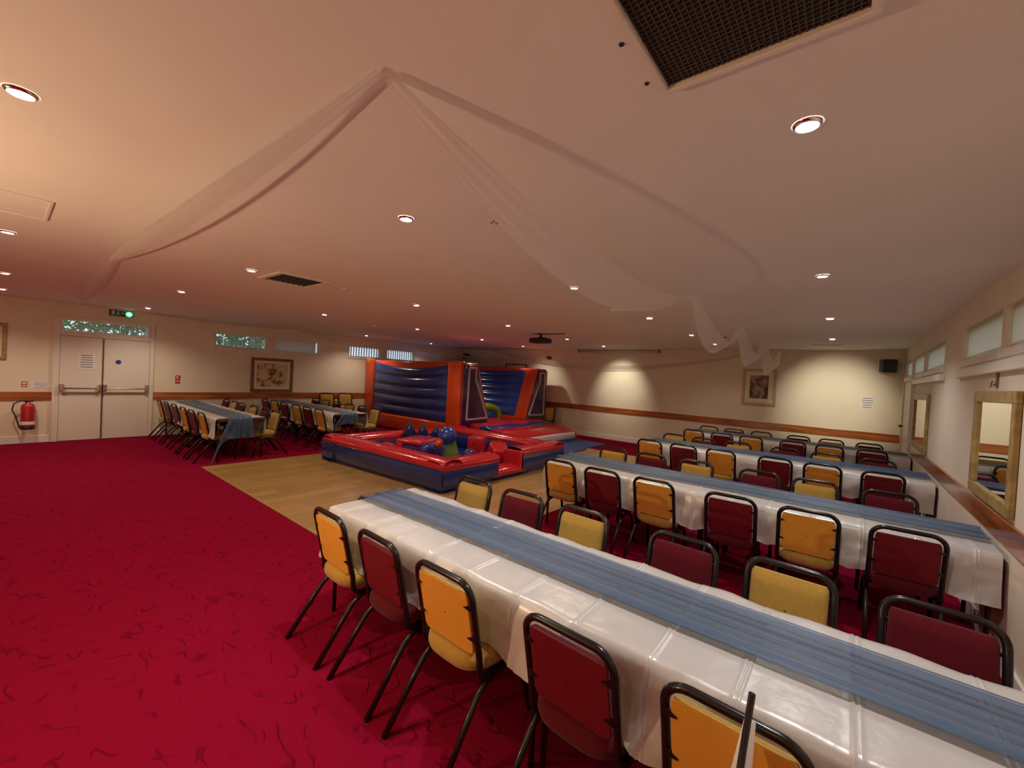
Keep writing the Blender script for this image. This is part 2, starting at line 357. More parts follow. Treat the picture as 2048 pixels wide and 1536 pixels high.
# fire extinguisher
t = thing('fire_extinguisher', (XL+.13, .345, .29), 0, 'red fire extinguisher hung on the wall left of the doors', 'extinguisher')
MB().lathe([(.0001, 0), (.085, 0), (.09, .03), (.09, .40), (.075, .45), (.03, .475), (.03, .50), (.0001, .50)], 24).build('cylinder', m_red, t, smooth=True)
MB().lathe([(.0001, -.012), (.088, -.012), (.094, .0), (.094, .05), (.09, .055)], 24).build('base_ring', m_blackp, t, smooth=True)
MB().lathe([(.0915, .08), (.0915, .14)], 24).build('label_band', m_paper, t)
MB().tube([(.02, -.01, .49), (.03, -.08, .53), (.03, -.17, .47), (.03, -.19, .36), (.03, -.14, .22), (.03, -.11, .08), (.03, -.10, .03)], .011, 8).build('hose', m_blackp, t, smooth=True)
MB().tube([(.03, -.10, .04), (.03, -.07, -.0)], [.012, .02], 8).build('nozzle', m_blackp, t)
box('handle', (-.015, -.05, .50), (.015, .07, .525), m_blackp, t, bevel=.005)
box('wall_bracket', (-.13, -.03, .25), (-.085, .03, .35), m_blackp, t)
# right wall door
t = thing('door_2', (0, 0, 0), 0, 'cream door near the far right corner', kind='structure')
box('door_leaf', (XR-.03, 9.85, .008), (XR-.002, 10.95, 2.04), m_white, t, bevel=.004)
mb = MB(); mb.box((XR-.05, 9.74, 0), (XR, 9.84, 2.12)); mb.box((XR-.05, 10.96, 0), (XR, 11.05, 2.12)); mb.box((XR-.05, 9.84, 2.045), (XR, 10.96, 2.12)); mb.build('door_frame', m_white, t)
MB().lathe([(.0001, -.07), (.025, -.06), (.03, -.04), (.012, -.025), (.012, 0)], 14, (XR-.03, 10.82, 1.2), 'x').build('door_knob', m_brownwood, t, smooth=True)
# ------------------------------------------------------------------ chairs
def arc(c, r, a0, a1, n, f): return [f(c[0]+r*math.cos(a0+(a1-a0)*k/n), c[1]+r*math.sin(a0+(a1-a0)*k/n)) for k in range(n+1)]
TW, ZT, RC = .192, .838, .078
def lean(z): return -.165-.09*max(0, (z-.44))/.40
def chair_meshes():
    d = {}
    B = lambda x, z: (x, lean(z), z)
    loop = [(-TW+.005, .15, .352), (-TW+.005, .0, .352), (-TW+.003, -.10, .354), (-TW, -.150, .368), B(-TW, .405), B(-TW, .47), B(-TW, .56), B(-TW, .68)]
    loop += arc((-TW+RC, ZT-.0125-RC), RC, math.pi, math.pi/2, 6, B)
    loop += arc((TW-RC, ZT-.0125-RC), RC, math.pi/2, 0, 6, B)
    loop += [B(TW, .68), B(TW, .56), B(TW, .47), B(TW, .405), (TW, -.150, .368), (TW-.003, -.10, .354), (TW-.005, .0, .352), (TW-.005, .15, .352)]
    d['back_frame'] = MB().tube(loop, .0155, 8).mesh('back_frame', m_black, smooth=True)
    for s, nm in ((-1, 'l'), (1, 'r')):
        d['leg_r'+nm] = MB().tube([(s*.187, .02, .345), (s*.19, -.11, .335), (s*.192, -.17, .295), (s*.20, -.385, .0)], .0152, 8).mesh('leg', m_black, smooth=True)
        d['leg_f'+nm] = MB().tube([(s*.187, -.06, .345), (s*.19, .10, .335), (s*.192, .15, .295), (s*.20, .235, .0)], .0152, 8).mesh('leg', m_black, smooth=True)
        for z, k in ((.72, 0), (.565, 1)):
            y = lean(z)-.012
            d['clip_%s%d' % (nm, k)] = MB().add([(s*(TW-.004), y-.004, z+.014), (s*(TW-.004), y-.004, z-.014), (s*(TW-.045), y-.010, z-.004),
                (s*(TW-.004), y+.012, z+.012), (s*(TW-.004), y+.012, z-.012), (s*(TW-.042), y+.004, z-.004)],
                [(0, 1, 2), (3, 5, 4), (0, 2, 5, 3), (1, 4, 5, 2), (0, 3, 4, 1)]).mesh('clip', m_black)
    d['cross_bar'] = MB().tube([(-.187, -.03, .345), (.187, -.03, .345)], .011, 8).tube([(-.187, .11, .345), (.187, .11, .345)], .011, 8).mesh('cross_bar', m_black, smooth=True)
    # seat cushion: rounded outline, domed
    def seat(m):
        out = []
        for k in range(40):
            a = 2*math.pi*k/40; e = .55
            cx, sy = math.cos(a), math.sin(a)
            out.append((.205*math.copysign(abs(cx)**e, cx), .0+.215*math.copysign(abs(sy)**(e if sy > 0 else .80), sy)))
        mb = MB(); rings = []
        for (sc, z) in ((.02, .362), (.60, .363), (.84, .370), (.96, .388), (1, .412), (.99, .438), (.94, .453), (.78, .464), (.4, .469), (.02, .469)):
            rings.append([(x*sc, y*sc, z) for x, y in out+out[:1]])
        return mb.grid(rings).mesh('seat', m, smooth=True)
    def outline():
        W, z0, z1, r = .170, .468, .778, .05; p = []
        p += arc((W-.035, z0+.035), .035, -math.pi/2, 0, 4, lambda a, b: (a, b)); p += arc((W-r, z1-r*.6), r, 0, math.pi/2, 5, lambda a, b: (a, min(b, z1)))
        p += [(-a, b) for a, b in reversed(p)]; return p
    ol = outline(); zc = .62
    def backp(m):
        rings = []
        for sc, dy in ((1, 0), (1.0, .012), (.97, .026), (.88, .034), (.6, .039), (.02, .040)):
            rings.append([(x*sc, lean(zc+(z-zc)*sc)-.004+dy, zc+(z-zc)*sc) for x, z in ol+ol[:1]])
        return MB().grid(rings).mesh('backrest', m, smooth=True)
    def rearp(m):
        rings = []
        for sc, dy in ((1, -.003), (1, -.010), (.985, -.013), (.5, -.0135), (.02, -.0135)):
            rings.append([(x*sc, lean(zc+(z-zc)*sc)+dy, zc+(z-zc)*sc) for x, z in ol+ol[:1]])
        return MB().grid(rings).mesh('rear_panel', m, smooth=False)
    for c, f, b in (('yellow', m_yfab, m_yback), ('red', m_rfab, m_rback)):
        d['seat_'+c] = seat(f); d['back_'+c] = backp(f); d['rear_'+c] = rearp(b)
    return d
CM = chair_meshes()
def make_chair(color):
    t = thing('banquet_chair', (0, 0, 0))
    link('seat', CM['seat_'+color], t); link('backrest', CM['back_'+color], t); link('rear_panel', CM['rear_'+color], t)
    bf = link('back_frame', CM['back_frame'], t); link('cross_bar', CM['cross_bar'], t)
    for k in ('leg_rl', 'leg_rr', 'leg_fl', 'leg_fr'): link('leg', CM[k], t)
    for k in ('clip_l0', 'clip_l1', 'clip_r0', 'clip_r1'): link('clip', CM[k], bf)
    return t
PROTO = {}; NCH = [0]
def chair(color, x, y, rz, label, group, z=0):
    if color not in PROTO: PROTO[color] = o = make_chair(color)
    else: o = copy_tree(PROTO[color])
    o.location = (x, y, z); o.rotation_euler = (0, 0, rz); o.rotation_mode = 'XYZ'
    tag(o, label, 'chair', group); NCH[0] += 1; return o
ORD = ['first', 'second', 'third', 'fourth', 'fifth', 'sixth']
Yc, Rc = 'yellow', 'red'
# table rows: key, y0, y1, x0, x1, phrase
ROWS = [('T1', 1.50, 2.26, -2.82, .84, 'nearest long table'), ('T2', 4.15, 4.91, -2.78, .84, 'second long table from camera'),
        ('T3', 6.86, 7.62, -2.62, .84, 'third long table from camera'), ('T4', 9.33, 10.09, -2.62, .84, 'long table nearest the far wall'),
        ('T5', 2.33, 3.09, -11.85, -8.28, 'left table by the fire doors'), ('T6', 4.40, 5.16, -11.85, -8.28, 'left table beside the castle')]
XS_R = [-2.49, -1.95, -1.41, -.74, -.21, .36]
XS_L = [-11.55, -11.0, -10.45, -9.75, -9.2, -8.65]
NEAR = {'T1': (1.58, [Yc, Rc]*3), 'T2': (4.22, [Yc, Rc]*3), 'T3': (6.94, [Yc, Rc]*3), 'T4': (9.44, [Yc, Rc]*3),
        'T5': (2.44, [Yc, Rc, Rc, Yc, Rc, Yc]), 'T6': (4.52, [Rc, Yc, Rc, Yc, Rc, Yc])}
FAR = {'T1': (2.39, [Yc, Rc]*3), 'T2': (5.15, [Yc, Rc]*3), 'T3': (7.70, [Yc, Rc]*3), 'T4': (10.20, [Yc, Rc]*3),
       'T5': (3.18, [Rc, Yc]*3), 'T6': (5.36, [Rc, Yc]*3)}
for key, y0, y1, x0, x1, ph in ROWS:
    right = key in ('T1', 'T2', 'T3', 'T4'); xs = XS_R if right else XS_L
    end = 'dance floor' if right else 'left wall'
    for side, (yy, cols), rz in (('near', NEAR[key], 0), ('far', FAR[key], math.pi)):
        for i, c in enumerate(cols):
            j = random.uniform(-.02, .02)
            chair(c, xs[i]+random.uniform(-.012, .012), yy+random.uniform(-.015, .015), rz+j*2,
                  '%s chair, %s side of %s, %s from %s' % (c, side, ph, ORD[i], end), '%s side chairs of %s' % (side, ph))
# stacked chairs against the left wall
for i, (y, nm) in enumerate(((5.86, 'left'), (6.42, 'right'))):
    for k in range(2):
        chair(Yc, -11.42, y, -math.pi/2-.35, 'yellow chair, %s of the %s two-chair stack against the left wall' % (('bottom', 'top')[k], nm), 'stacked chairs by the left wall', z=k*.15)
chair(Yc, -7.62, 11.33, .75, 'yellow chair standing half hidden behind the castle at the far wall', 'chair behind the castle')
# pole leaning on the nearest chairs
t = thing('leaning_pole', (-.155, 1.05, 0), 0, 'black pole with pale sleeve leaning against a near yellow chair', 'pole')
MB().tube([(-.06, .02, 0), (.0, .222, .945)], .0085, 8).build('rod', m_black, t, smooth=True)
MB().tube([(-.045, .102, .25), (-.035, .135, .4), (-.003, .236, .86)], [.06, .05, .014], 12).build('pale_sleeve', mat('pale_sleeve', (.55, .45, .36), .7), t, smooth=True)
# ------------------------------------------------------------------ tables, cloths, runners
def table(x0, x1, y0, y1, label):
    t = thing('folding_table', ((x0+x1)/2, (y0+y1)/2, 0), 0, label, 'table'); hx, hy = (x1-x0)/2, (y1-y0)/2
    box('tabletop', (-hx, -hy, .72), (hx, hy, .745), mat('table_wood', (.16, .09, .05), .5), t, bevel=.004)
    mb = MB(); mb.box((-hx+.02, -hy+.02, .675), (hx-.02, -hy+.04, .72)); mb.box((-hx+.02, hy-.04, .675), (hx-.02, hy-.02, .72))
    mb.box((-hx+.01, -hy+.02, .69), (-hx+.03, hy-.02, .72)); mb.box((hx-.03, -hy+.02, .69), (hx-.01, hy-.02, .72)); mb.build('apron', m_blackp, t)
    for sx in (-1, 1):
        for sy in (-1, 1): MB().tube([(sx*(hx-.03), sy*(hy-.03), .72), (sx*(hx-.03), sy*(hy-.03), 0)], .014, 8).build('leg', m_black, t, smooth=True)
    return t
def cloth(name, x0, x1, y0, y1, label, group, hang=.30, seed=0, seats=()):
    rnd = random.Random(seed); ztop = .752
    xs = []; n = int((x1-x0)/.035)
    xs = [x0+(x1-x0)*k/n for k in range(n+1)]
    creases = []; xc = x0+.16
    while xc < x1-.05: creases.append(xc+rnd.uniform(-.02, .02)); xc += .305
    for c in creases: xs += [c-.012, c-.0055, c, c+.0055, c+.0105, c+.016, c+.0215, c+.028]
    xs = sorted({round(v, 4) for v in xs if x0 <= v <= x1})
    # cross-section parameters
    sec = [('n', k/9) for k in range(9, 0, -1)]+[('t', k/26) for k in range(27)]+[('f', k/9) for k in range(1, 10)]
    rows = []
    for x in xs:
        row = []
        cz = 0
        for q, c in enumerate(creases):
            u = (x-c)/.0045; cz += (.0065*math.exp(-u*u)+.0045*math.exp(-((x-c-.016)/.0045)**2))*(1 if q % 3 else 1.3)
        for s, v in sec:
            nz = noise.noise(Vector((x*3.1+seed*9, v*2.2, 1.7)))
            if s == 't':
                y = y0+(y1-y0)*v; e = min(v, 1-v)*(y1-y0)
                amp = .006+.022*math.exp(-e/.07)
                z = ztop+.004+cz*(1 if e > .02 else .6)+amp*.5*noise.noise(Vector((x*5+seed, y*5, seed*3.3)))
                if e < .012: z -= (.012-e)*.5
                row.append((x, y, z))
            else:
                sg, yb = (-1, y0) if s == 'n' else (1, y1)
                near_seat = max([math.exp(-((x-c_)/.25)**4) for c_ in seats]+[0]); hg = (hang-.045*near_seat)*(1+.10*noise.noise(Vector((x*1.1, seed*2.1+(sg*4), 0)))+.05*noise.noise(Vector((x*5, seed*2.1+(sg*4), 4))))
                fold = noise.noise(Vector((x*4.2+v*.6, seed*5.5+sg*3, v*.9)))+.6*noise.noise(Vector((x*9.5-v*.8, seed*1.5+sg*7, v*1.5)))+.35*noise.noise(Vector((x*21+v*2, seed*2.5+sg*7, v*4)))
                crs = cz*.9
                y = yb+sg*(.008+.012*min(1, v*4)+.060*v*fold+.018*v+crs)
                y = yb+max(.004, (y-yb)*sg)*sg
                z = ztop-.004-hg*v
                row.append((x, y, z))
        rows.append(row)
    o = MB().grid(rows).build(name, m_satin, smooth=True, fix=False)
    return tag(o, label, 'tablecloth', group)
def runner(x0, x1, yc, wd, label, group, seed=0, tail=None, taillen=.3):
    n = int((x1-x0)/.05); m = 30; rows = []; rnd = random.Random(seed)
    def prof(x, v):
        g = .5+.5*noise.noise(Vector((x*.55, seed*3.7, .3)))
        w_ = wd*(.92+.16*g); y = yc+.025*noise.noise(Vector((x*.8, seed*1.9, 2)))+(v-.5)*w_
        a = noise.noise(Vector((v*7+.4*math.sin(x*.9+seed), x*.22, seed*2.0)))+.8*abs(math.sin(v*11+.7*math.sin(x*.7+seed)))**3
        ed = math.exp(-(v/.10)**2)+math.exp(-((1-v)/.10)**2)
        z = .777+.011*a+.008*ed*(.6+.4*math.sin(v*60+x*.5))
        return y, z
    xs = [x0+(x1-x0)*k/n for k in range(n+1)]
    for x in xs: rows.append([(x, *prof(x, k/m)) for k in range(m+1)])
    if tail:
        sgn, drop = tail
        xe = x1 if sgn > 0 else x0; extra = []
        for q in range(1, 17):
            t_ = q/16; row = []
            for k in range(m+1):
                v = k/m; y, z = prof(xe, v); dr = drop(v)
                fold = .02*math.sin(v*22+t_*1.5+seed)+.012*math.sin(v*47+seed)
                yy = y+(v-.5)*.1*t_+ (drop.skew(v)*t_ if hasattr(drop, 'skew') else 0)
                row.append((xe+sgn*(.012+fold*t_*.8+.018*min(1, t_*5)+.02), yy, .768-dr*t_))
            extra.append(row)
        rows = rows+extra if sgn > 0 else list(reversed(extra))+rows
    o = MB().grid(rows).build('table_runner', m_runner, smooth=True, fix=False)
    tag(o, label, 'table runner', group)
    for (va, vb) in ((0, 5), (12, 15), (19, 21), (25, 30)):
        band = [[(p[0], p[1], p[2]+.004+(.003 if q in (0, vb-va) else .006)) if abs(p[2]-.77) < .05 else (p[0]+.008, p[1], p[2]) for q, p in enumerate(r[va:vb+1])] for r in rows]
        MB().grid(band).build('gathered_fold', m_runner, o, smooth=True, fix=False)
    return o
class Drop:
    def __init__(s, base, tail, sk): s.b = base; s.t = tail; s.k = sk
    def __call__(s, v): return s.b+s.t*math.exp(-((v)/.13)**2)
    def skew(s, v): return s.k*math.exp(-((v)/.22)**2)
NM = {'T1': 'nearest long table', 'T2': 'second long table', 'T3': 'third long table', 'T4': 'table by the far wall', 'T5': 'left table by the fire doors', 'T6': 'left table beside the castle'}
for i, (key, y0, y1, x0, x1, ph) in enumerate(ROWS):
    xm = (x0+x1)/2; right = i < 4
    a, b = ('dance-floor half', 'mirror-wall half') if right else ('wall half', 'dance-floor half')
    table(x0+.01, xm-.002, y0+.012, y1-.012, 'dark folding table under the cloth, %s of %s' % (a, NM[key]))
    table(xm+.002, x1-.01, y0+.012, y1-.012, 'dark folding table under the cloth, %s of %s' % (b, NM[key]))
    cloth('satin_tablecloth', x0, x1, y0, y1, 'creased white satin tablecloth on the %s' % NM[key], 'white satin tablecloths', hang=.33, seed=i+1, seats=XS_R if right else XS_L)
    if right: runner(x0+.003, x1-.01, (y0+y1)/2+.03, .33, 'blue sheer runner along the %s' % NM[key], 'blue table runners', seed=i+1, tail=(-1, Drop(.26, 0, 0)))
    elif key == 'T5': runner(x0+.02, x1-.003, (y0+y1)/2-.02, .36, 'blue sheer runner on the left table by the fire doors, tail to floor', 'blue table runners', seed=5, tail=(1, Drop(.36, .40, -.20)))
    else: runner(x0+.02, x1-.003, (y0+y1)/2-.04, .34, 'blue sheer runner on the left table beside the castle, short tail', 'blue table runners', seed=6, tail=(1, Drop(.22, .30, -.28)))
# ------------------------------------------------------------------ inflatable castle
def rounded(mb, name, m, par, bevel, seg=3): return mb.build(name, m, par, bevel=bevel, seg=seg, smooth=True)
CX0, CX1, CYA, CYB, CH, BZ = -11.85, -7.5, 7.3, 11.05, 2.03, .46
ct = thing('bouncy_castle', (0, 0, 0), 0, 'large blue, red and orange inflatable castle in the far left corner', 'bouncy castle')
rounded(MB().box((CX0, CYA+.1, 0), (CX1-.02, CYB-.1, BZ)), 'bed', m_pred, ct, .08)
def quilt(par, name, m, P0, U, V, Nn, nb, sag, bulge):
    """panel with horizontal inflated rolls: P0 corner, U width vec, V height vec, Nn normal"""
    rows = []; nu, nv = 24, nb*8
    for i in range(nu+1):
        u = i/nu; row = []
        for j in range(nv+1):
            v = j/nv; top = 1-sag*math.sin(math.pi*u)
            b = bulge*(abs(math.sin(math.pi*v*nb))**.6)*(min(1, u*9, (1-u)*9)**.5)
            row.append(Vector(P0)+Vector(U)*u+Vector(V)*(v*top)+Vector(Nn)*(b+.004))
        rows.append(row)
    return MB().grid(rows).build(name, m, par, smooth=True, fix=False)
for side in (0, 1):
    yo = CYA if side == 0 else CYB; s = 1 if side == 0 else -1     # outer y, direction to inside
    w_ = ct
    tb, tt = 1.05, .52                                         # wall thickness bottom, top
    prof = [(yo, .03), (yo+s*tb, BZ-.02), (yo+s*tb, BZ), (yo+s*tt, CH), (yo, CH)] if 1 else 0
    prof = [(yo, 0), (yo+s*tb, 0), (yo+s*tb, BZ), (yo+s*tt, CH), (yo, CH)]
    core = rounded(MB().prism(prof, 'x', CX0, CX1-.03), 'side_wall', m_porange, w_, .06)
    # end face (purple) with tape outline
    pf = [(yo+s*.02, BZ-.30 if side == 0 else BZ-.25), (yo+s*(tb-.03), BZ-.02), (yo+s*(tt-.03), CH-.05), (yo+s*.02, CH-.05)]
    e = MB().prism(pf, 'x', CX1-.06, CX1+.015).build('end_panel', m_ppurple, core, bevel=.03, seg=2, smooth=True)
    q = [(yo+s*.17, BZ+.12), (yo+s*(tb-.12), BZ+.14), (yo+s*(tt-.08), CH-.42), (yo+s*(tt-.08), CH-.13), (yo+s*.20, CH-.13)]
    pts = [(CX1+.018, a, b) for a, b in q]
    mb = MB()
    for k in range(len(pts)): mb.tube([pts[k], pts[(k+1) % len(pts)]], .030, 6)
    mb.build('white_outline', m_pgrey, core)
    # outer face
    if side == 0:
        quilt(core, 'blue_panel', m_pnavy if 0 else m_pblue, (-11.42, yo-.0, .44), (3.42, 0, 0), (0, 0, 1.52), (0, -1, 0), 5, .085, .06)
        rounded(MB().box((CX0, yo-.06, .02), (-11.42, yo+.1, CH+.02)), 'corner_post', m_porange, core, .05)
        rounded(MB().box((-8.0, yo-.09, .02), (CX1-.01, yo+.12, CH+.03)), 'corner_post', m_porange, core, .06)
        rounded(MB().box((-11.45, yo-.07, .03), (-7.98, yo+.05, .45)), 'bottom_band', m_porange, core, .06)
        rounded(MB().box((CX0-.0, yo-.07, 1.9), (-11.55, yo+.12, CH+.05)), 'post_cap', m_pbright, core, .05)
    # inner face, slanted blue quilt and orange front column
    n = Vector((0, s*(CH-BZ), tb-tt)).normalized()
    y_b, y_t = yo+s*tb, yo+s*tt
    quilt(core, 'inner_panel', m_pnavy, (CX0+.2, y_b, BZ+.10), (CX1-.45-CX0-.2, 0, 0), (0, (y_t-y_b)*.93, (CH-BZ)*.90), tuple(n), 6, .05, .05)
    pc = [(y_b, BZ), (y_b+s*.03, BZ+.01), (y_t+s*.05, CH-.0), (y_t-s*.03, CH)]
    rounded(MB().prism([(y_b-s*.1, BZ), (y_b+s*.04, BZ), (y_t+s*.05, CH), (y_t-s*.1, CH)], 'x', CX1-.45, CX1-.02), 'front_column', m_porange, core, .035)
rounded(MB().prism([(CX0, BZ), (CX0+.7, BZ), (CX0+.35, 1.85), (CX0, 1.85)], 'y', CYA+.4, CYB-.4), 'rear_wall', m_pnavy, ct, .06)
# green arch and blue dome inside
MB().tube([(-8.55+.0, 9.35+.62*math.cos(a), BZ-.02+.34*math.sin(a)) for a in [math.pi*k/16 for k in range(17)]], .12, 12).build('green_arch', m_pgreen, ct, smooth=True)
MB().ball((-8.6, 9.35, BZ), .5, 20, 12, (.5, 1, .5)).build('blue_dome', m_pnavy, ct, smooth=True)
# front ramp with stripes
st = [(-7.5, .50, m_pred), (-7.12, .47, m_pblue), (-6.74, .42, m_pred), (-6.36, .36, m_pred)]
xs_ = [-7.55, -7.15, -6.75, -6.02]; hs = [.47, .45, .42, .32]; ms = [m_pred, m_pblue, m_pred]
for k in range(3):
    rounded(MB().prism([(xs_[k], .02), (xs_[k+1], .02), (xs_[k+1], hs[k+1]-(.0 if k < 2 else .05)), ((xs_[k]+xs_[k+1])/2, (hs[k]+hs[k+1])/2+.035), (xs_[k], hs[k])], 'y', 7.62, 10.45), 'ramp_stripe', ms[k], ct, .025)
rounded(MB().box((-6.06, 7.66, .085), (-5.975, 10.36, .262)), 'white_edge', m_pwhite, ct, .025)
rounded(MB().box((-6.06, 7.66, .01), (-5.98, 10.36, .088)), 'lower_edge', m_pblue, ct, .02)
rounded(MB().box((-6.10, 10.36, .02), (-5.975, 10.47, .29)), 'ramp_corner', m_porange, ct, .03)
# mats
tag(box('foam_mat', (-5.985, 8.02, .012), (-5.02, 9.28, .035), mat('mat_blue', (.035, .07, .24), .6), bevel=.006), 'blue foam mat in front of the castle ramp, nearer half', 'mat', 'blue foam mats')
tag(box('foam_mat', (-6.05, 9.30, .0), (-5.10, 10.56, .03), mat('mat_blue', (.035, .07, .24), .6), bevel=.006), 'blue foam mat in front of the castle ramp, farther half', 'mat', 'blue foam mats')
# ------------------------------------------------------------------ soft play ring
rg = thing('soft_play_pen', (0, 0, 0), 0, 'inflatable soft play pen, blue walls with red tops, on dance floor', 'play pen')
PC = [(-7.62, 3.84), (-4.42, 4.0), (-4.42, 7.24), (-7.5, 7.18)]   # outer corners: left, front, right, rear
WT, PH = .42, .42
def pen_wall(p, q, h, name='wall', mtop=m_pred, top=True, rb=.07):
    p, q = Vector((*p, 0)), Vector((*q, 0)); d = (q-p).normalized(); n = Vector((-d.y, d.x, 0)); L = (q-p).length
    sec = []
    R_ = .09; S = [(0.03, .012), (0, .06), (0, h-.11), (.015, h-.05)]
    body = [(.05, .012), (.0, .08), (-.015, h*.45), (.0, h-.10), (.02, h-.075), (WT-.02, h-.075), (WT, h-.10), (WT+.015, h*.45), (WT, .08), (WT-.05, .012)]
    rows = []; N = max(2, int(L/.12))
    for k in range(N+1):
        c = p+d*(L*k/N); wob = .012*abs(math.sin(math.pi*k*.5))+.008*noise.noise(Vector((k*.7, L, 2)))
        rows.append([c+n*(a+(wob if a < WT/2 else -wob)*0)+Vector((0, 0, b)) for a, b in body+body[:1]])
    mb = MB().grid(rows); nb = len(body)+1
    o_ = mb.build(name, m_pblue, rg, smooth=True)
    if top:
        cap = [(.012, h-.10), (-.006, h-.07), (.015, h-.02), (.07, h+.015), (WT/2, h+.03), (WT-.07, h+.015), (WT-.015, h-.02), (WT+.006, h-.07), (WT-.012, h-.10)]
        rows = []
        for k in range(N*2+1):
            c = p+d*(L*k/(N*2)); wz = .006*math.cos(math.pi*k)
            rows.append([c+n*a+Vector((0, 0, b+(wz if .05 < a < WT-.05 else 0))) for a, b in cap])
        MB().grid(rows).build('red_top', mtop, o_, smooth=True)
    return o_
g0, g1 = 5.20, 5.88
pen_wall(PC[0], PC[1], PH+.02)
pen_wall(PC[1], (PC[1][0], g0), PH)
pen_wall((PC[2][0], g1), PC[2], PH+.02)
lo_ = pen_wall((PC[1][0], g0-.1), (PC[2][0], g1+.1), .16, 'entry_step')
pen_wall(PC[2], PC[3], PH+.02)
pen_wall(PC[3], PC[0], PH+.02)
# rounded corner pads and gap end caps
for (x, y), (dx, dy) in zip(PC, ((.21, .21), (-.21, .21), (-.21, -.21), (.21, -.21))):
    c = MB().lathe([(.0001, .012), (.17, .012), (.215, .08), (.22, .2), (.215, PH-.1), (.205, PH-.08)], 24, (x+dx, y+dy, 0)).build('corner_pad', m_pblue, rg, smooth=True)
    MB().lathe([(.2, PH-.1), (.215, PH-.06), (.195, PH), (.14, PH+.035), (.0001, PH+.045)], 24, (x+dx, y+dy, 0)).build('red_top', m_pred, c, smooth=True)
for y, s in ((g0, 1), (g1, -1)):
    rounded(MB().box((PC[1][0]-.42, min(y, y+s*.05), .05), (PC[1][0], max(y, y+s*.05), PH+.01)), 'end_pad', m_pred, rg, .025)
box('pen_floor', (-7.3, 4.2, .013), (-4.7, 6.9, .028), m_pblue, rg)
# toys in the pen
def toy(name, lab, loc, rz=0): return thing(name, loc, rz, lab, 'soft toy', 'soft play shapes')
t = toy('play_arch', 'red and blue inflatable block inside the pen beside the green cone', (-5.95, 4.85, .03), .25)
rounded(MB().box((-.26, -.32, 0), (.32, .30, .46)), 'block', m_pnavy if 0 else mat('pvc_violet_blue', (.03, .025, .22), **PVC), t, .11, 4)
rounded(MB().box((-.36, -.34, 0), (-.18, .32, .50)), 'red_band', m_pred, t, .08, 4); rounded(MB().box((-.34, -.335, .42), (.20, .315, .505)), 'red_cover', m_pred, t, .05, 3)
t = toy('play_tree', 'green padded cone with round blue head and orange beak', (-5.36, 5.0, .03), .3)
MB().lathe([(.0001, 0), (.27, 0), (.26, .06), (.06, .66), (.0001, .68)], 4).build('cone', m_pdgreen, t)
MB().ball((-.05, -.04, .62), .165, 20, 12).build('head', m_pnavy, t, smooth=True)
MB().tube([(-.09, -.13, .55), (-.15, -.25, .45)], [.07, .05], 12).build('beak', m_porange, t, smooth=True)
t = toy('spike_bump', 'blue padded hump with three cone spikes at the pen rear', (-6.86, 5.58, .03), .65)
rounded(MB().box((-.42, -.16, 0), (.46, .16, .40)), 'hump', m_pblue, t, .12, 4)
for k in range(3): MB().lathe([(.0001, .70-.03*k), (.025, .64-.03*k), (.17-.015*k, .37), (.0001, .36)], 16, (-.27+.28*k, 0, 0)).build('spike', m_pblue, t, smooth=True)
t = toy('red_dome', 'low red padded dome near the pen left wall', (-7.0, 4.85, .03)); MB().ball((0, 0, .02), .30, 24, 12, (1.1, .8, .9)).build('dome', m_pred, t, smooth=True)
t = toy('red_cube', 'red padded cube at the pen back wall', (-6.0, 6.35, .03), .5); rounded(MB().box((-.17, -.17, 0), (.17, .17, .42)), 'cube', m_pred, t, .03)
t = toy('wedge_block', 'red padded wedge with orange face near pen entrance', (-5.35, 6.25, .03), -.5)
rounded(MB().prism([(-.30, 0), (.30, 0), (.26, .28), (.0, .40)], 'y', -.17, .17), 'wedge', m_pred, t, .03)
MB().add([(-.31, -.12, .02), (-.02, -.12, .405), (-.02, .12, .405), (-.31, .12, .02)], [(0, 1, 2, 3)]).add([(-.33, -.12, .03), (-.04, -.12, .42), (-.04, .12, .42), (-.33, .12, .03)], [(0, 1, 2, 3)]).build('orange_face', m_pbright, t)
t = toy('small_ball', 'small dark blue ball on the pen floor by the red cube', (-5.62, 5.75, .17)); MB().ball((0, 0, 0), .14, 20, 12).build('ball', m_pblue, t, smooth=True)
# ------------------------------------------------------------------ pictures, mirrors
def art_mat(name, cols, sc, rough=.6):
    m = bpy.data.materials.new(name); m.use_nodes = True; n = m.node_tree.nodes; l = m.node_tree.links; b = n['Principled BSDF']
    tc = n.new('ShaderNodeTexCoord'); ns = n.new('ShaderNodeTexNoise'); ns.inputs['Scale'].default_value = sc; ns.inputs['Detail'].default_value = 3; ns.inputs['Distortion'].default_value = 1.1
    l.new(tc.outputs['Object'], ns.inputs['Vector']); rp = n.new('ShaderNodeValToRGB'); l.new(ns.outputs['Fac'], rp.inputs[0])
    e = rp.color_ramp.elements; e[0].position = .34; e[0].color = (*cols[0], 1); e[1].position = .62; e[1].color = (*cols[-1], 1)
    for k in range(1, len(cols)-1): q = e.new(.34+.28*k/(len(cols)-1)); q.color = (*cols[k], 1)
    l.new(rp.outputs[0], b.inputs['Base Color']); b.inputs['Roughness'].default_value = rough; return m
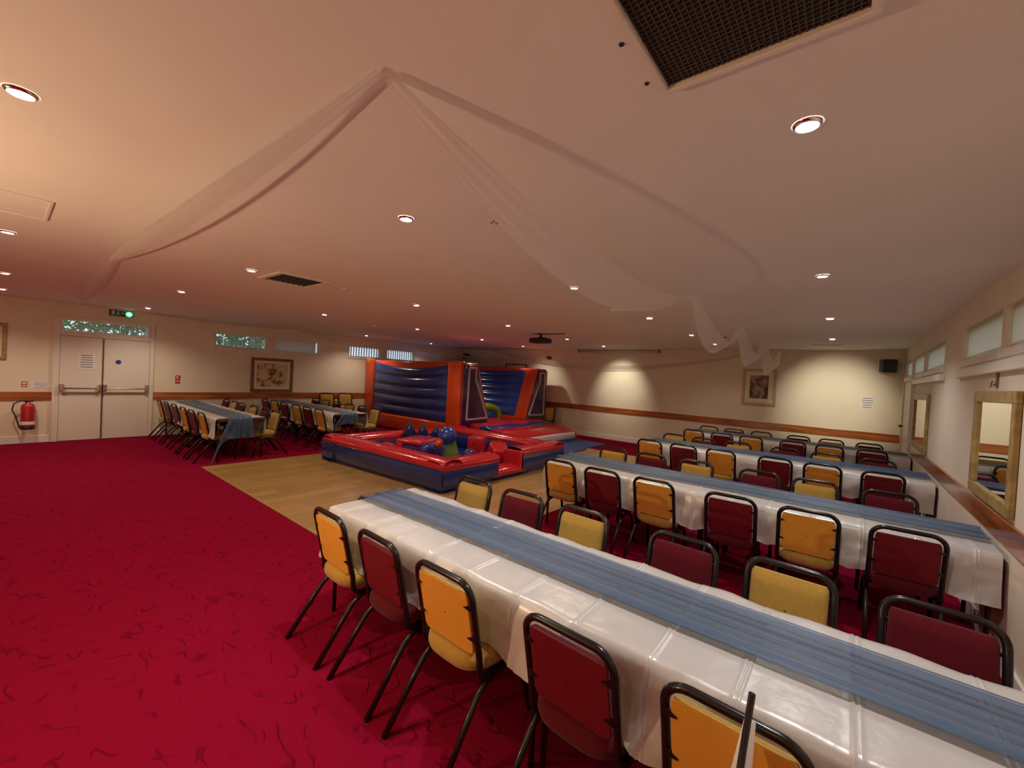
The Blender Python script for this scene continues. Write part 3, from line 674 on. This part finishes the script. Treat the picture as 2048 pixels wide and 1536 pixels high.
def picture(name, wallax, pos, sgn, u0, u1, z0, z1, fwid, mframe, mart, mw, label, cat, mirror=False):
    t = thing(name, (0, 0, 0), 0, label, cat)
    def bx(n_, a, b, c, d, o0, o1, m, bev=0):
        lo, hi = sorted((pos+o0*sgn, pos+o1*sgn)); return box(n_, (lo, a, c), (hi, b, d), m, t, bevel=bev) if wallax == 'x' else box(n_, (a, lo, c), (b, hi, d), m, t, bevel=bev)
    bx('frame_rail', u0, u1, z1-fwid, z1, .002, .035, mframe, .006); bx('frame_rail', u0, u1, z0, z0+fwid, .002, .035, mframe, .006)
    bx('frame_stile', u0, u0+fwid, z0+fwid, z1-fwid, .002, .034, mframe, .006); bx('frame_stile', u1-fwid, u1, z0+fwid, z1-fwid, .002, .034, mframe, .006)
    if mirror: bx('mirror_glass', u0+fwid-.005, u1-fwid+.005, z0+fwid-.005, z1-fwid+.005, .004, .015, mart)
    else:
        bx('mount', u0+fwid-.005, u1-fwid+.005, z0+fwid-.005, z1-fwid+.005, .004, .014, m_mount)
        bx('print', u0+fwid+mw, u1-fwid-mw, z0+fwid+mw, z1-fwid-mw, .014, .016, mart)
    return t
picture('framed_picture', 'x', XL, 1, 4.06, 5.10, .985, 1.88, .075, m_brownwood, art_mat('sepia_art', [(.12, .06, .02), (.42, .27, .10), (.62, .47, .25), (.70, .56, .36)], 6), .065, 'framed sepia print on the left wall below the windows', 'picture')
picture('framed_picture', 'y', YB, -1, -2.05, -1.34, 1.37, 2.25, .06, m_palewood, art_mat('dusk_art', [(.05, .04, .03), (.14, .09, .06), (.34, .20, .10), (.40, .30, .20)], 5), .10, 'tall pale framed dark picture on the far wall', 'picture')
picture('framed_picture', 'y', YB, -1, -9.75, -8.77, 1.35, 2.20, .05, m_brownwood, art_mat('pale_art', [(.45, .38, .28), (.60, .52, .42), (.68, .60, .50)], 5), .10, 'picture frame top showing above the castle', 'picture')
picture('framed_picture', 'x', XL, 1, -.75, .075, 1.56, 2.22, .06, m_gold, art_mat('ochre_art', [(.25, .14, .05), (.5, .33, .14), (.6, .44, .22)], 7), .05, 'ochre framed picture cut by the left photo edge', 'picture')
picture('wall_mirror', 'x', XR, -1, 4.10, 5.24, 1.0, 1.83, .085, m_gold, m_mirror, 0, 'large gilt framed mirror near the camera', 'mirror', True)
picture('wall_mirror', 'x', XR, -1, 7.95, 9.45, .985, 1.81, .085, m_gold, m_mirror, 0, 'gilt framed mirror near the far door', 'mirror', True)
t = thing('mirror_hook', (XR, 4.72, 1.86), 0, 'small dark hook above the large near mirror', 'hook'); box('plate', (-.012, -.02, 0), (-.001, .02, .12), m_brownwood, t); MB().tube([(-.012, 0, .03), (-.04, 0, .0), (-.03, 0, .05)], .006, 6).build('hook_arm', m_brownwood, t)
# speakers, camera, projector, screen
def speaker(loc, rz, sz, label):
    t = thing('loudspeaker', loc, rz, label, 'speaker'); a, b, c = sz
    box('cabinet', (-a/2, -b/2, -c/2), (a/2, b/2, c/2), m_blackp, t, bevel=.02); box('grille', (-a/2+.02, -b/2-.006, -c/2+.02), (a/2-.02, -b/2+.002, c/2-.02), mat('speaker_mesh', (.03, .03, .035), .8), t, bevel=.005)
    box('wall_bracket', (-.03, b/2-.01, -.03), (.03, b/2+.075, .03), m_blackp, t)
speaker((.60, YB-.19, 2.37), .25, (.24, .2, .27), 'black loudspeaker on the far wall by the right corner')
speaker((-11.62, YB-.22, 2.43), -.6, (.28, .2, .2), 'black loudspeaker in the far left corner above the castle')
t = thing('security_camera', (-7.83, YB, 2.43), 0, 'small dark security camera on the far wall', 'camera'); box('base', (-.06, -.02, -.04), (.06, 0, .04), m_blackp, t, bevel=.005); MB().lathe([(.0001, -.16), (.05, -.15), (.055, -.02), (.0001, -.02)], 16, (0, 0, 0), 'y').build('body', mat('camera_brown', (.12, .04, .03), .4), t, smooth=True)
t = thing('projector', (-5.30, 7.45, H), 0, 'black ceiling projector hanging near the room centre', 'projector')
MB().lathe([(.0001, 0), (.09, 0), (.09, -.012), (.025, -.02), (.022, -.08), (.0001, -.08)], 16).build('ceiling_mount', m_blackp, t, smooth=True)
box('body', (-.21, -.15, -.20), (.21, .15, -.09), m_blackp, t, bevel=.03, seg=3, smooth=True)
MB().lathe([(.0001, .19), (.04, .19), (.05, .15), (.05, .1)], 16, (.08, 0, -.145), 'y').build('lens', m_black, t, smooth=True)
mb = MB()
for sx in (-.1, .1): mb.tube([(0, 0, -.06), (sx, 0, -.09)], .01, 6)
mb.build('mount_arms', m_blackp, t); box('cable_trunking', (.05, -.015, -.02), (.62, .015, -.001), mat('brown_trunk', (.16, .07, .05), .5), t)
t = thing('projection_screen', (-5.45, YB, 2.655), 0, 'rolled projection screen case along top of the far wall', 'screen')
MB().tube([(-1.25, -.07, 0), (1.3, -.07, 0)], .035, 12).build('case', mat('screen_case', (.62, .52, .46), .4), t, smooth=True)
for sx in (-1.25, 1.3): box('end_cap', (sx-.015, -.11, -.04), (sx+.015, 0, .045), m_brownwood, t, bevel=.005)
MB().tube([(.05, -.07, -.035), (.05, -.07, -.13)], .004, 6).build('pull_cord', m_white, t)
# ------------------------------------------------------------------ ceiling fittings
def square_vent(name, x0, x1, y0, y1, label, cat, nsl, m_in, drop=.02, fw_=.04):
    t = thing(name, ((x0+x1)/2, (y0+y1)/2, H), 0, label, cat); a, b = (x1-x0)/2, (y1-y0)/2
    for (p, q) in (((-a, -b), (a, -b+fw_)), ((-a, b-fw_), (a, b)), ((-a, -b+fw_), (-a+fw_, b-fw_)), ((a-fw_, -b+fw_), (a, b-fw_))): box('frame', (p[0], p[1], -drop), (q[0], q[1], -.0005), m_white, t, bevel=.004)
    box('backing', (-a+fw_, -b+fw_, -.006), (a-fw_, b-fw_, -.0005), m_in, t)
    me = MB().box((-a+fw_, -.003, 0), (a-fw_, .003, .012)).mesh('louvre', m_in)
    for k in range(nsl): link('louvre', me, t, (0, -b+fw_+(2*b-2*fw_)*(k+.5)/nsl, -drop+.004), (.6, 0, 0))
    return t
gv = square_vent('ceiling_grille', -.515, .015, .74, 1.335, 'large dark mesh return air grille overhead near the camera', 'vent', 0, m_grey, .03, .022)
me = MB().box((-.242, -.0012, 0), (.242, .0012, .006)).mesh('mesh_bar', m_grey); me2 = MB().box((-.0012, -.275, 0), (.0012, .275, .006)).mesh('mesh_bar', m_grey)
for k in range(36): link('mesh_bar', me, gv, (0, -.27+.54*k/35, -.016))
for k in range(32): link('mesh_bar', me2, gv, (-.24+.48*k/31, 0, -.016))
box('side_flange', (-.33, -.30, -.004), (-.265, .30, -.0005), m_ceil, gv)
for yy in (.05, .24): MB().lathe([(.0001, -.007), (.007, -.007), (.008, -.004)], 10, (-.30, yy, 0)).build('screw', m_blackp, gv)
square_vent('ceiling_diffuser', -5.22, -4.62, 1.80, 2.36, 'square louvred ceiling diffuser over the dance floor edge', 'vent', 8, m_blackp, .018, .05)
square_vent('access_hatch', -4.62, -4.02, -.40, .20, 'flush square ceiling hatch at the left photo edge', 'hatch', 0, m_ceil, .010, .02)
square_vent('slot_diffuser', -.66, -.10, 10.24, 10.38, 'narrow dark slot diffuser in ceiling by the far wall', 'vent', 2, m_blackp, .01, .02)
def puck(name, x, y, r, h, m, label, cat): return tag(MB().lathe([(.0001, -h), (r*.8, -h), (r, -h*.5), (r, -.0005)], 20, (x, y, H)).build(name, m, smooth=True), label, cat)
puck('smoke_detector', -8.1, 5.15, .06, .035, m_white, 'white smoke detector on the ceiling above the pen', 'detector')
t = thing('emergency_light', (-2.39, 5.07, H), .2, 'small white emergency light bar on ceiling beside a drape', 'light'); box('case', (-.10, -.03, -.03), (.10, .03, -.0005), m_white, t, bevel=.008); box('lens', (-.08, -.02, -.034), (.08, .02, -.029), m_paper, t)
puck('ceiling_sensor', -1.87, 8.62, .035, .02, m_brownwood, 'small dark sensor on ceiling between drape loops', 'sensor')
puck('ceiling_sensor', -4.85, 2.64, .03, .012, m_white, 'tiny white sensor on ceiling beside the diffuser', 'sensor')
t = thing('ceiling_rose', (-1.77, 1.93, H), 0, 'small ceiling plate with four dark screw holes', 'plate'); MB().lathe([(.0001, -.003), (.05, -.003), (.05, -.0005)], 20).build('plate', m_ceil, t)
for a in range(4): MB().lathe([(.0001, -.005), (.009, -.005), (.009, -.003)], 8, (.022*math.cos(a*1.57+.4), .022*math.sin(a*1.57+.4), 0)).build('screw_hole', m_brownwood, t)
# downlights
bez = MB().lathe([(.036, -.012), (.040, -.010), (.046, -.004), (.047, -.0005)], 20).mesh('bezel', m_chrome, smooth=True)
lens = {k: MB().lathe([(.0001, -.006), (.035, -.006), (.036, -.009)], 16).mesh('lamp', m) for k, m in (('w', m_lampw), ('a', m_lampa))}
DL = []
GX = [-.22, -2.28, -5.0, -7.66, -10.9]
spots = [(-.165, 1.80, 1.2, COOL), (-.216, 4.21, .95, COOL), (-.235, 6.68, .95, COOL), (-.27, 9.21, 1.0, WARM),
         (-2.216, 1.59, 1, COOL), (-2.275, 3.75, .9, WARM), (-2.313, 5.96, .8, WARM), (-2.352, 8.19, .7, WARM), (-2.358, 9.99, .5, WARM),
         (-4.889, 1.63, .75, WARM), (-4.937, 3.79, 1, WARM), (-5.082, 6.06, .9, WARM), (-5.278, 8.51, .8, WARM), (-5.252, 10.36, .8, WARM),
         (-7.492, 1.62, .8, WARM), (-7.629, 3.78, 1, WARM), (-7.688, 5.97, 1, WARM), (-7.845, 8.28, 1, WARM), (-7.937, 10.24, .8, WARM),
         (-10.81, 1.82, 1.1, WARM), (-10.9, 4.2, .0, WARM), (-11.0, 6.72, .9, WARM), (-11.05, 9.17, .9, WARM),
         (-2.445, .03, 1.5, AMBER), (-5.391, .02, .8, WARM), (-8.348, .02, 1, WARM), (-10.62, 0, 1, WARM),
         (-.3, -1.6, .8, WARM), (-2.6, -1.8, .8, WARM), (-5.4, -1.9, .8, WARM), (-8.3, -1.9, .8, WARM), (-10.8, -1.9, .8, WARM)]  # unseen row behind the camera, added along the grid for warm light
place = {0: 'by the mirror wall', 1: 'in the column right of centre', 2: 'in the centre column', 3: 'in the column left of centre', 4: 'by the left wall'}
cnt = {}
tilt = {(-.27, 9.21): (3.3, 64, 54), (-5.252, 10.36): (1.7, 48, 66), (-7.937, 10.24): (1.0, 46, 70)}
for (x, y, p, c) in spots:
    ci = min(range(5), key=lambda k: abs(GX[k]-x)); cnt[ci] = cnt.get(ci, -1)+1
    row = ['nearest row', 'second row', 'third row', 'fourth row', 'fifth row', 'sixth row'][0]
for ci in range(5):
    col = sorted([s for s in spots if min(range(5), key=lambda k: abs(GX[k]-s[0])) == ci and s[2] > 0], key=lambda s: s[1])
    for k, (x, y, p, c) in enumerate(col):
        rk = ['first, unseen behind camera', 'second', 'third', 'fourth', 'fifth', 'sixth', 'seventh'][k] if ci else ['first, unseen behind camera', 'second', 'third', 'fourth', 'fifth'][k]
        t = thing('downlight', (x, y, H), 0, 'recessed ceiling spotlight %s, %s counting to far wall' % (place[ci], rk), 'ceiling light', 'ceiling downlights')
        link('bezel', bez, t); link('lamp', lens['a' if c is AMBER else 'w'], t)
        L = bpy.data.lights.new('downlight_beam', 'SPOT'); L.energy = SPOT_W*p; L.color = c; L.spot_size = R(138); L.spot_blend = .85; L.shadow_soft_size = .03
        lo = bpy.data.objects.new('beam', L); COL.objects.link(lo); lo.parent = t; lo.location = (0, 0, -.03)
        if y < 1.7 and -9 < x < -1.5: L.spot_size = R(104); L.spot_blend = 1; L.energy *= 1.35
        tl = [v for kk, v in tilt.items() if abs(kk[0]-x) < .01 and abs(kk[1]-y) < .01]
        if tl: lo.rotation_euler = (R(tl[0][1]), 0, 0); L.spot_size = R(tl[0][2]); L.spot_blend = 1; L.color = (1, .92, .72); L.energy = SPOT_W*tl[0][0]
# ------------------------------------------------------------------ ceiling drapes
def swag(par, p, q, sag, w0, w1, up_edge=.12, skew=.5, nrm=None, tz=0.0, peak=.5):
    p, q = Vector((*p, 0)), Vector((*q, 0)); d = (q-p).normalized(); n = nrm and Vector((*nrm, 0)) or Vector((-d.y, d.x, 0)); rows = []
    N, Mm = 36, 14
    for i in range(N+1):
        s = i/N; hump = 4*s*(1-s) if peak == .5 else (s/peak if s < peak else (1-s)/(1-peak)); hump = hump if peak == .5 else math.sin(min(1, max(0, hump))*math.pi/2)
        w_ = w0+(w1-w0)*math.sin(math.pi*s)
        row = []
        for j in range(Mm+1):
            v = j/Mm; rip = .010*math.sin(v*19+s*2.3)+.006*math.sin(v*37+s*3)
            z = H-.010-tz-sag*hump*(up_edge+(1-up_edge)*v**.8)-abs(rip)*.6
            c = p+d*((q-p).length*s)+n*((v-skew)*w_)
            row.append((c.x, c.y, z))
        rows.append(row)
    return MB().grid(rows).build('swag', m_tulle, par, smooth=True, fix=False)
dr = thing('ceiling_drape', (0, 0, 0), 0, 'white tulle drape swagged from ceiling peak toward the fire doors', 'drape', 'white ceiling drapes')
P0 = (-1.21, .77)
swag(dr, P0, (-5.8, .73), .24, .05, .30, .25, .1); swag(dr, (-5.8, .73), (-10.9, .95), .10, .05, .22, .2, .2)
dr = thing('ceiling_drape', (0, 0, 0), 0, 'white tulle drape from ceiling peak looping along tables to far wall', 'drape', 'white ceiling drapes')
swag(dr, P0, (-1.30, 4.5), .40, .05, .24, .62, .5)
for a, b, sg in ((4.5, 6.95, .50), (6.95, 9.1, .55), (9.1, 11.45, .62)): swag(dr, (-1.30, a), (-1.30, b), sg, .06, .20, .7, .5)
dr = thing('ceiling_drape', (0, 0, 0), 0, 'white tulle drape swagged along the left wall above the windows', 'drape', 'white ceiling drapes')
for a, b, sg in (((-11.3, .95), (-11.5, 4.9), .12), ((-11.5, 4.9), (-11.5, 8.0), .27), ((-11.5, 8.2), (-11.5, 10.55), .38), ((-11.5, 10.6), (-10.6, 11.45), .38)): swag(dr, a, b, sg, .05, .14, .75, .5)
dr = thing('ceiling_drape', (0, 0, 0), 0, 'long white tulle drape swagging low across the far wall', 'drape', 'white ceiling drapes')
swag(dr, (-10.4, 11.45), (-1.45, 11.45), .60, .05, .22, .8, .5)
# ------------------------------------------------------------------ warm uplighter left of the camera (out of frame)
t = thing('floor_uplighter', (-3.3, -1.5, 0), 0, 'tall floor uplighter with warm bulb left of the camera', 'lamp')
MB().lathe([(.0001, 0), (.15, 0), (.15, .02), (.02, .04), (.0001, .04)], 24).build('base', m_blackp, t, smooth=True)
MB().tube([(0, 0, .03), (0, 0, 1.12)], .014, 10).build('pole', m_blackp, t)
MB().lathe([(.03, 1.10), (.10, 1.16), (.15, 1.24)], 24).build('bowl', m_brownwood, t, smooth=True)
MB().ball((0, 0, 1.22), .04, 16, 10).build('bulb', mat('warm_bulb', (1, .6, .3), .4, emit=20), t, smooth=True)
L = bpy.data.lights.new('uplighter_glow', 'POINT'); L.energy = UPLIGHT_W; L.color = AMBER; L.shadow_soft_size = .05
lo = bpy.data.objects.new('glow', L); COL.objects.link(lo); lo.parent = t; lo.location = (0, 0, 1.30)
# ------------------------------------------------------------------ outside
gd = box('ground', (-40, -30, -.5), (20, 40, -.35), mat('grass', (.08, .16, .04), .9, var=.4, scale=2)); tag(gd, 'grass outside the hall', kind='structure')
def bush(x, y, z0, z1, rx, n, label, seed):
    rnd = random.Random(seed); t = thing('garden_tree', (x, y, -.35), 0, label, 'tree', 'trees outside the left windows'); mb = MB()
    for k in range(n):
        while True:
            a, b, c = rnd.uniform(-1, 1), rnd.uniform(-1, 1), rnd.uniform(-1, 1)
            if a*a+b*b+c*c < 1: break
        p = Vector((a*.6, b*rx, .35+(z0+z1)/2+c*(z1-z0)/2)); s = rnd.uniform(.05, .10)
        u = Vector((rnd.uniform(-1, 1), rnd.uniform(-1, 1), rnd.uniform(-1, 1))).normalized(); v = u.orthogonal().normalized()
        mb.add([p-u*s, p+v*s*.5, p+u*s, p-v*s*.5], [(0, 1, 2, 3)])
    tag(mb.build('foliage', m_leaf, t, fix=False), kind='stuff')
    MB().tube([(0, 0, 0), (.05, .05, z0+.3), (0, .1, (z0+z1)/2+.3)], [.07, .05, .03], 8).build('trunk', m_bark, t, smooth=True)
bush(-14.2, 1.9, 1.4, 4.0, 1.2, 2200, 'leafy green tree seen through the transom over the doors', 1)
bush(-14.0, 4.6, 1.3, 3.6, 1.3, 2200, 'leafy green tree seen through the first slatted window', 2)
